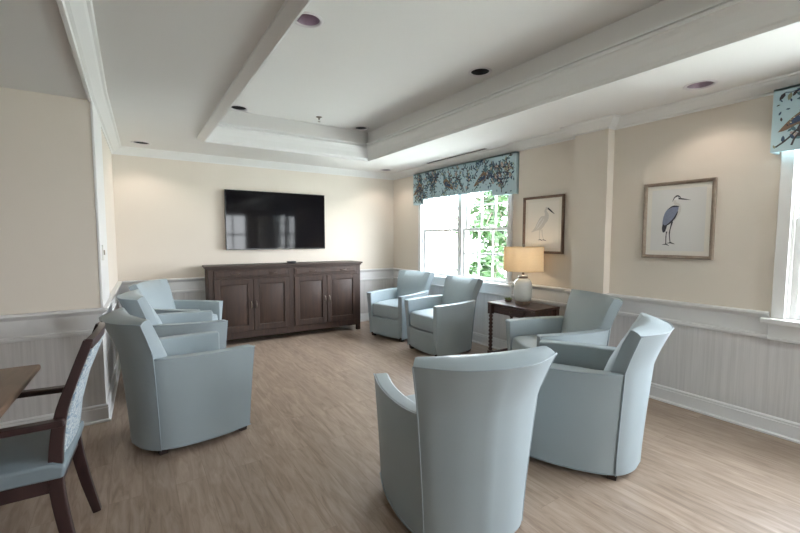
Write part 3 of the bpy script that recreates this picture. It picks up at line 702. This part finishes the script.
# ------------------------------------------------------------------ valances
def valance(label, yfar, ynear, zt, zlow, zmid, tabf, tabn, xf, xw, seed):
    """board front at x=xf from yfar (viewer's left) to ynear"""
    rnd=random.Random(seed); Wd=yfar-ynear; H=zt-zlow; hm=zmid-zlow
    t=thing('valance',label,'valance',(xf,yfar,zlow))
    F=lambda u,v,dd=0: (-dd,-u,v)
    out=[(0,0),(tabf,0),(tabf,hm),(Wd-tabn,hm),(Wd-tabn,0),(Wd,0),(Wd,H),(0,H)]
    m=MB(); m.prism(out,M['fabric'],lambda u,v:F(u,v,0),lambda u,v:F(u,v,-.02))
    m.box((.02,-.02,.0),(xw-xf,0,H),M['fabric']); m.box((.02,-Wd,.0),(xw-xf,-Wd+.02,H),M['fabric']); m.box((.0,-Wd,H-.015),(xw-xf,0,H),M['fabric'])
    def inside(u,v):
        if not (.004<u<Wd-.004 and .004<v<H-.004): return False
        return v>hm+.004 or u<tabf-.004 or u>Wd-tabn+.004
    lay=[.0006]
    def put(pts,mat):
        if all(inside(*p) for p in pts):
            lay[0]+=.000003; m.poly(pts,[],mat,lambda u,v,l=lay[0]:F(u,v,l))
    leafm=['leaf_navy','leaf_navy','leaf_teal','leaf_teal','print_olive','print_dark']
    def leaf(u,v,a,L_,mat):
        put([(u+math.cos(a)*x-math.sin(a)*y,v+math.sin(a)*x+math.cos(a)*y) for x,y in ((0,0),(L_*.35,L_*.22),(L_*.7,L_*.17),(L_,0),(L_*.7,-.17*L_),(L_*.35,-.22*L_))],mat)
    def flower(u,v,r):
        for k in range(5): put(ell(u+math.cos(k*1.257)*r*.7,v+math.sin(k*1.257)*r*.7,r*.55,r*.45,8,k*1.257),M['print_rose'])
        put(ell(u,v,r*.4,r*.4,8),M['print_cream'])
    def vine(u,v,a,n,step,turn,depth=0):
        pts=[(u,v)]
        for i in range(n):
            a+=turn+rnd.uniform(-.25,.25); u+=math.cos(a)*step; v+=math.sin(a)*step; pts.append((u,v))
            for s in (-1,1):
                if rnd.random()<.8: leaf(u,v,a+s*rnd.uniform(.6,1.3),rnd.uniform(.03,.055),M[rnd.choice(leafm)])
            if depth<2 and rnd.random()<.28: vine(u,v,a+rnd.choice((-1,1))*rnd.uniform(.6,1.1),rnd.randint(3,5),step*.85,-turn,depth+1)
            if rnd.random()<.16: flower(u+rnd.uniform(-.02,.02),v+rnd.uniform(-.02,.02),rnd.uniform(.012,.02))
        for i in range(len(pts)-1): put(strip(pts[i:i+2],[.011-.003*depth,.010-.003*depth]),M['print_dark'] if depth<2 else M['leaf_navy'])
    def bird(u,v,s,fl):
        q=lambda L_:[(u+fl*x*s,v+y*s) for x,y in L_]
        put(q(smooth2([(-.9,-.75),(-.55,-.3),(-.1,.1),(.2,.35),(.42,.3),(.5,0),(.3,-.3),(-.1,-.45),(-.6,-.7),(-.9,-.75)],26)),M['print_brown'])
        put(q(smooth2([(-.35,-.2),(0,.02),(.34,-.02),(.3,-.25),(-.05,-.36),(-.5,-.48),(-.35,-.2)],20)),M['leaf_navy'])
        put(q(smooth2([(.2,.32),(.33,.62),(.45,.74),(.56,.66),(.5,.46),(.5,.2),(.2,.32)],20)),M['leaf_teal'])
        put(q([(.54,.7),(.7,.64),(.53,.6)]),M['print_dark'])
        for k in range(3): put(q(strip([(.42,.72),(.36-.05*k,.92+.03*k)],[.02,.02])),M['print_dark']); put(q(ell(.36-.05*k,.93+.03*k,.03,.03,6)),M['leaf_navy'])
        for k in range(26):
            x=rnd.uniform(-.6,.4); y=x*.62-.12+rnd.uniform(-.13,.2); put(q(ell(x,y,.035,.025,6)),M[rnd.choice(('print_cream','print_dark','print_olive'))])
        for x in (.08,.22): put(q(strip([(x,-.36),(x+.03,-.6)],[.03,.03])),M['print_dark'])
    nv=max(3,int(Wd/.30)); birds=[]
    for k in range(nv):
        u0=Wd*(k+.5)/nv+rnd.uniform(-.03,.03)
        if k%2==0:
            bz=H*.56; s=H*.34
            vine(u0-.13,hm+.03 if tabf<u0<Wd-tabn else .03,.5,7,.042,.08); vine(u0+.02,H*.35,.9,6,.04,.2); birds.append((u0,bz,s,1 if k%4==0 else -1))
        else:
            vine(u0,hm+.02,1.57+rnd.uniform(-.3,.3),8,.044,rnd.choice((-1,1))*.16); vine(u0+.03,hm+.03,1.0,7,.042,.2); vine(u0-.03,hm+.03,2.2,7,.042,-.2)
    for k in range(int(Wd*110)):
        u,v=rnd.uniform(0,Wd),rnd.uniform(0,H); leaf(u,v,rnd.uniform(0,6.3),rnd.uniform(.018,.036),M[rnd.choice(leafm)])
    for uu in ((.13,Wd-.17)):
        for k in range(3): vine(uu+rnd.uniform(-.05,.05),.03+.05*k,1.5,5,.04,rnd.choice((-1,1))*.25)
    for q in birds: lay[0]+=.0003; bird(*q)
    m.build('pelmet', t, fix=False)
valance('pale blue bird and vine valance over the far window', 5.05,3.09,2.30,1.84,1.907,.26,.35,3.585,BX,3)
valance('pale blue bird and vine valance at the right edge above the near window', .908,-.98,2.30,1.90,1.965,.30,.30,XR-.115,XR,11)

# ------------------------------------------------------------------ ceiling fittings and the switch
def downlight(x,y,z,label,reflect):
    t=thing('recessed_light',label,'ceiling light',(x,y,z),0,'recessed ceiling lights')
    m=MB(); m.lathe([(R_AP-.004,.004),(R_AP-.002,-.003),(R_AP+.008,-.006),(R_AP+.018,-.003),(R_AP+.02,.001)],M['ring'],n=36,caps=False); m.build('trim_ring',t,fix=False)
    m=MB(); m.lathe([(R_AP-.001,0),(R_AP-.008,.04),(R_AP-.02,.09),(.045,.12),(.001,.125)],reflect,n=32,caps=False); m.build('reflector',t,fix=False)
    m=MB(); m.lathe([(.012,.12),(.02,.1),(.03,.07),(.026,.05),(.012,.042),(.001,.04)],M['ring'] if reflect is M['can'] else M['canblack'],n=16,caps=False); m.build('bulb',t,fix=False)
LL=['recessed light in the low ceiling border above the back left corner','recessed light in the low ceiling border above the back right corner','recessed light in the low ceiling above the heron print on the right']
for (x,y),l in zip(low_lights,LL): downlight(x,y,CE,l,M['can'] if y<3 else M['canblack'])
TL=['recessed light near the left rim of the tray ceiling, largest in the photo','black recessed light near the right rim of the tray ceiling','recessed light at the far left corner of the tray ceiling','recessed light at the far right corner of the tray ceiling']
for k,((x,y),l) in enumerate(zip(tray_lights,TL)): downlight(x,y,TZ,l,M['can'] if k in (0,) else M['canblack'])
t=thing('sprinkler_head','small metal fire sprinkler head under the tray ceiling','sprinkler',(1.807,4.378,TZ))
m=MB(); m.lathe([(.034,0),(.034,-.004),(.022,-.01),(.012,-.012)],M['metal'],n=20); m.build('escutcheon',t)
m=MB(); m.lathe([(.01,-.008),(.008,-.03),(.006,-.032)],M['metal'],n=12); m.tube([(.008,0,-.03),(.012,0,-.042),(.0,0,-.052)],.002,M['metal']); m.tube([(-.008,0,-.03),(-.012,0,-.042),(0,0,-.052)],.002,M['metal']); m.lathe([(.016,-.052),(.016,-.055)],M['metal'],n=12); m.build('deflector',t)
t=thing('air_vent','long narrow slot air vent in the ceiling above the far window valance','vent',(3.475,4.0,CE))
m=MB(); m.box((-.03,-.57,-.004),(.03,.57,0),M['plastic']); m.build('frame',t)
m=MB(); m.box((-.022,-.56,-.006),(.022,.56,-.003),M['slot']); m.build('slot',t)
t=thing('light_switch','small white light switch on the white board near the end of the left wall','light switch',(XL+.017,YN+.16,1.236))
m=MB(); m.box((0,-.06,-.058),(.008,.06,.058),M['plastic']); m.build('plate',t,bevel=.002)
m=MB(); m.box((.006,-.012,-.018),(.016,.012,.018),M['metal']); m.build('toggle',t,bevel=.002)

# ------------------------------------------------------------------ outside
m=MB(); m.poly([(XR+.3,-20),(40,-20),(40,40),(XR+.3,40)],[],M['bounce_ground'],lambda x,y:(x,y,-.35)); struct(m.build('ground_outside',fix=False))
m=MB(); m.poly([(-20,-30),(XR+.3,-30),(XR+.3,YF-.3),(-20,YF-.3)],[],M['bounce_ground'],lambda x,y:(x,y,-.35)); struct(m.build('ground_front',fix=False))
t=thing('garden_tree','green large leaved tree outside the right half of the far window','tree',(6.0,5.62,-.35))
rnd=random.Random(4)
tips=[]; m=MB()
m.tube([(0,0,0),(.05,.03,.8),(.0,.08,1.5),(.05,.05,2.3),(.02,.0,3.2)],[.06,.05,.04,.03,.012],M['bark'],8)
for k in range(60):
    z=rnd.uniform(.7,2.9); an=rnd.uniform(0,6.28); L_=rnd.uniform(.25,.62); p0=Vector((.03,.05,z)); p1=p0+Vector((math.cos(an)*L_*.5,math.sin(an)*L_*.5,.08)); p2=p0+Vector((math.cos(an)*L_,math.sin(an)*L_,.1-rnd.uniform(0,.25)))
    m.tube([p0,p1,p2],[.014,.01,.005],M['bark'],5); tips+=[p1,p2,p1.lerp(p2,.5)]
m.build('trunk',t,fix=False)
m=MB()
for p in tips:
    for k in range(9):
        d=Vector((rnd.gauss(0,1),rnd.gauss(0,1),rnd.gauss(-.35,.6))).normalized(); L_=rnd.uniform(.16,.3); w=L_*.17; s=d.cross(Vector((rnd.gauss(0,1),rnd.gauss(0,1),rnd.gauss(0,1)))).normalized(); nn=d.cross(s)
        b_=p+d*.02
        m.add([b_,b_+d*L_*.4+s*w+nn*.01,b_+d*L_*.7+s*w*.8,b_+d*L_-nn*.03,b_+d*L_*.7-s*w*.8,b_+d*L_*.4-s*w+nn*.01],[(0,1,2,3,4,5)],M['leaf'])
m.build('foliage',t,fix=False)

# ------------------------------------------------------------------ light
w=bpy.data.worlds.new('overcast sky'); S.world=w; w.use_nodes=True
N=w.node_tree.nodes; L=w.node_tree.links; bg=N['Background']
tc=N.new('ShaderNodeTexCoord'); sx=N.new('ShaderNodeSeparateXYZ'); L.new(tc.outputs['Generated'],sx.inputs[0])
cr=N.new('ShaderNodeValToRGB'); cr.color_ramp.elements[0].position=.0; cr.color_ramp.elements[0].color=(.92,.96,1,1); cr.color_ramp.elements[1].position=1; cr.color_ramp.elements[1].color=(.74,.86,1,1)
L.new(sx.outputs['Z'],cr.inputs['Fac']); L.new(cr.outputs[0],bg.inputs['Color']); bg.inputs['Strength'].default_value=24
def light(name,typ,loc,energy,col,rot=(0,0,0),**kw):
    d=bpy.data.lights.new(name,typ); d.energy=energy; d.color=col
    for k,v in kw.items(): setattr(d,k,v)
    o=bpy.data.objects.new(name,d); COL.objects.link(o); o.location=loc; o.rotation_euler=rot; return o
def portal(loc,rot,sx_,sy_):
    o=light('portal','AREA',loc,1,(1,1,1),rot,shape='RECTANGLE',size=sx_,size_y=sy_); o.data.cycles.is_portal=True
for wv,x in ((W1,BX),(W2,XR)):
    portal((x+.17,(wv[0]+wv[1])/2,(wv[2]+wv[3])/2),(0,PI/2,0),wv[3]-wv[2],wv[1]-wv[0])
for h in (W4,): portal(((h[0]+h[1])/2,YF-.05,(h[2]+h[3])/2),(PI/2,0,0),h[1]-h[0],h[3]-h[2])
for x,y in low_lights:
    light('downlight_beam','SPOT',(x,y,CE-.012),6,(1,.86,.76),(0,0,0),spot_size=math.radians(120),spot_blend=.5,shadow_soft_size=.05)
for x,y in []: light('downlight_beam','SPOT',(x,y,TZ-.012),8,(1,.88,.78),(0,0,0),spot_size=math.radians(120),spot_blend=.6,shadow_soft_size=.05)
light('lamp_bulb','POINT',(LX,LY,TZT+.47),11,(1,.74,.46),shadow_soft_size=.03)

# ------------------------------------------------------------------ camera
cam=bpy.data.cameras.new('camera'); co=bpy.data.objects.new('camera',cam); COL.objects.link(co)
yaw,pitch=math.radians(33.496),math.radians(4.044)
fwd=Vector((math.sin(yaw)*math.cos(pitch),math.cos(yaw)*math.cos(pitch),-math.sin(pitch)))
co.location=(0,0,1.345); co.rotation_euler=fwd.to_track_quat('-Z','Y').to_euler()
cam.sensor_fit='HORIZONTAL'; cam.sensor_width=36; cam.lens=404.36/800*36; cam.clip_start=.05
S.camera=co
S.view_settings.view_transform='Standard'; S.view_settings.exposure=.5; S.view_settings.gamma=1.06
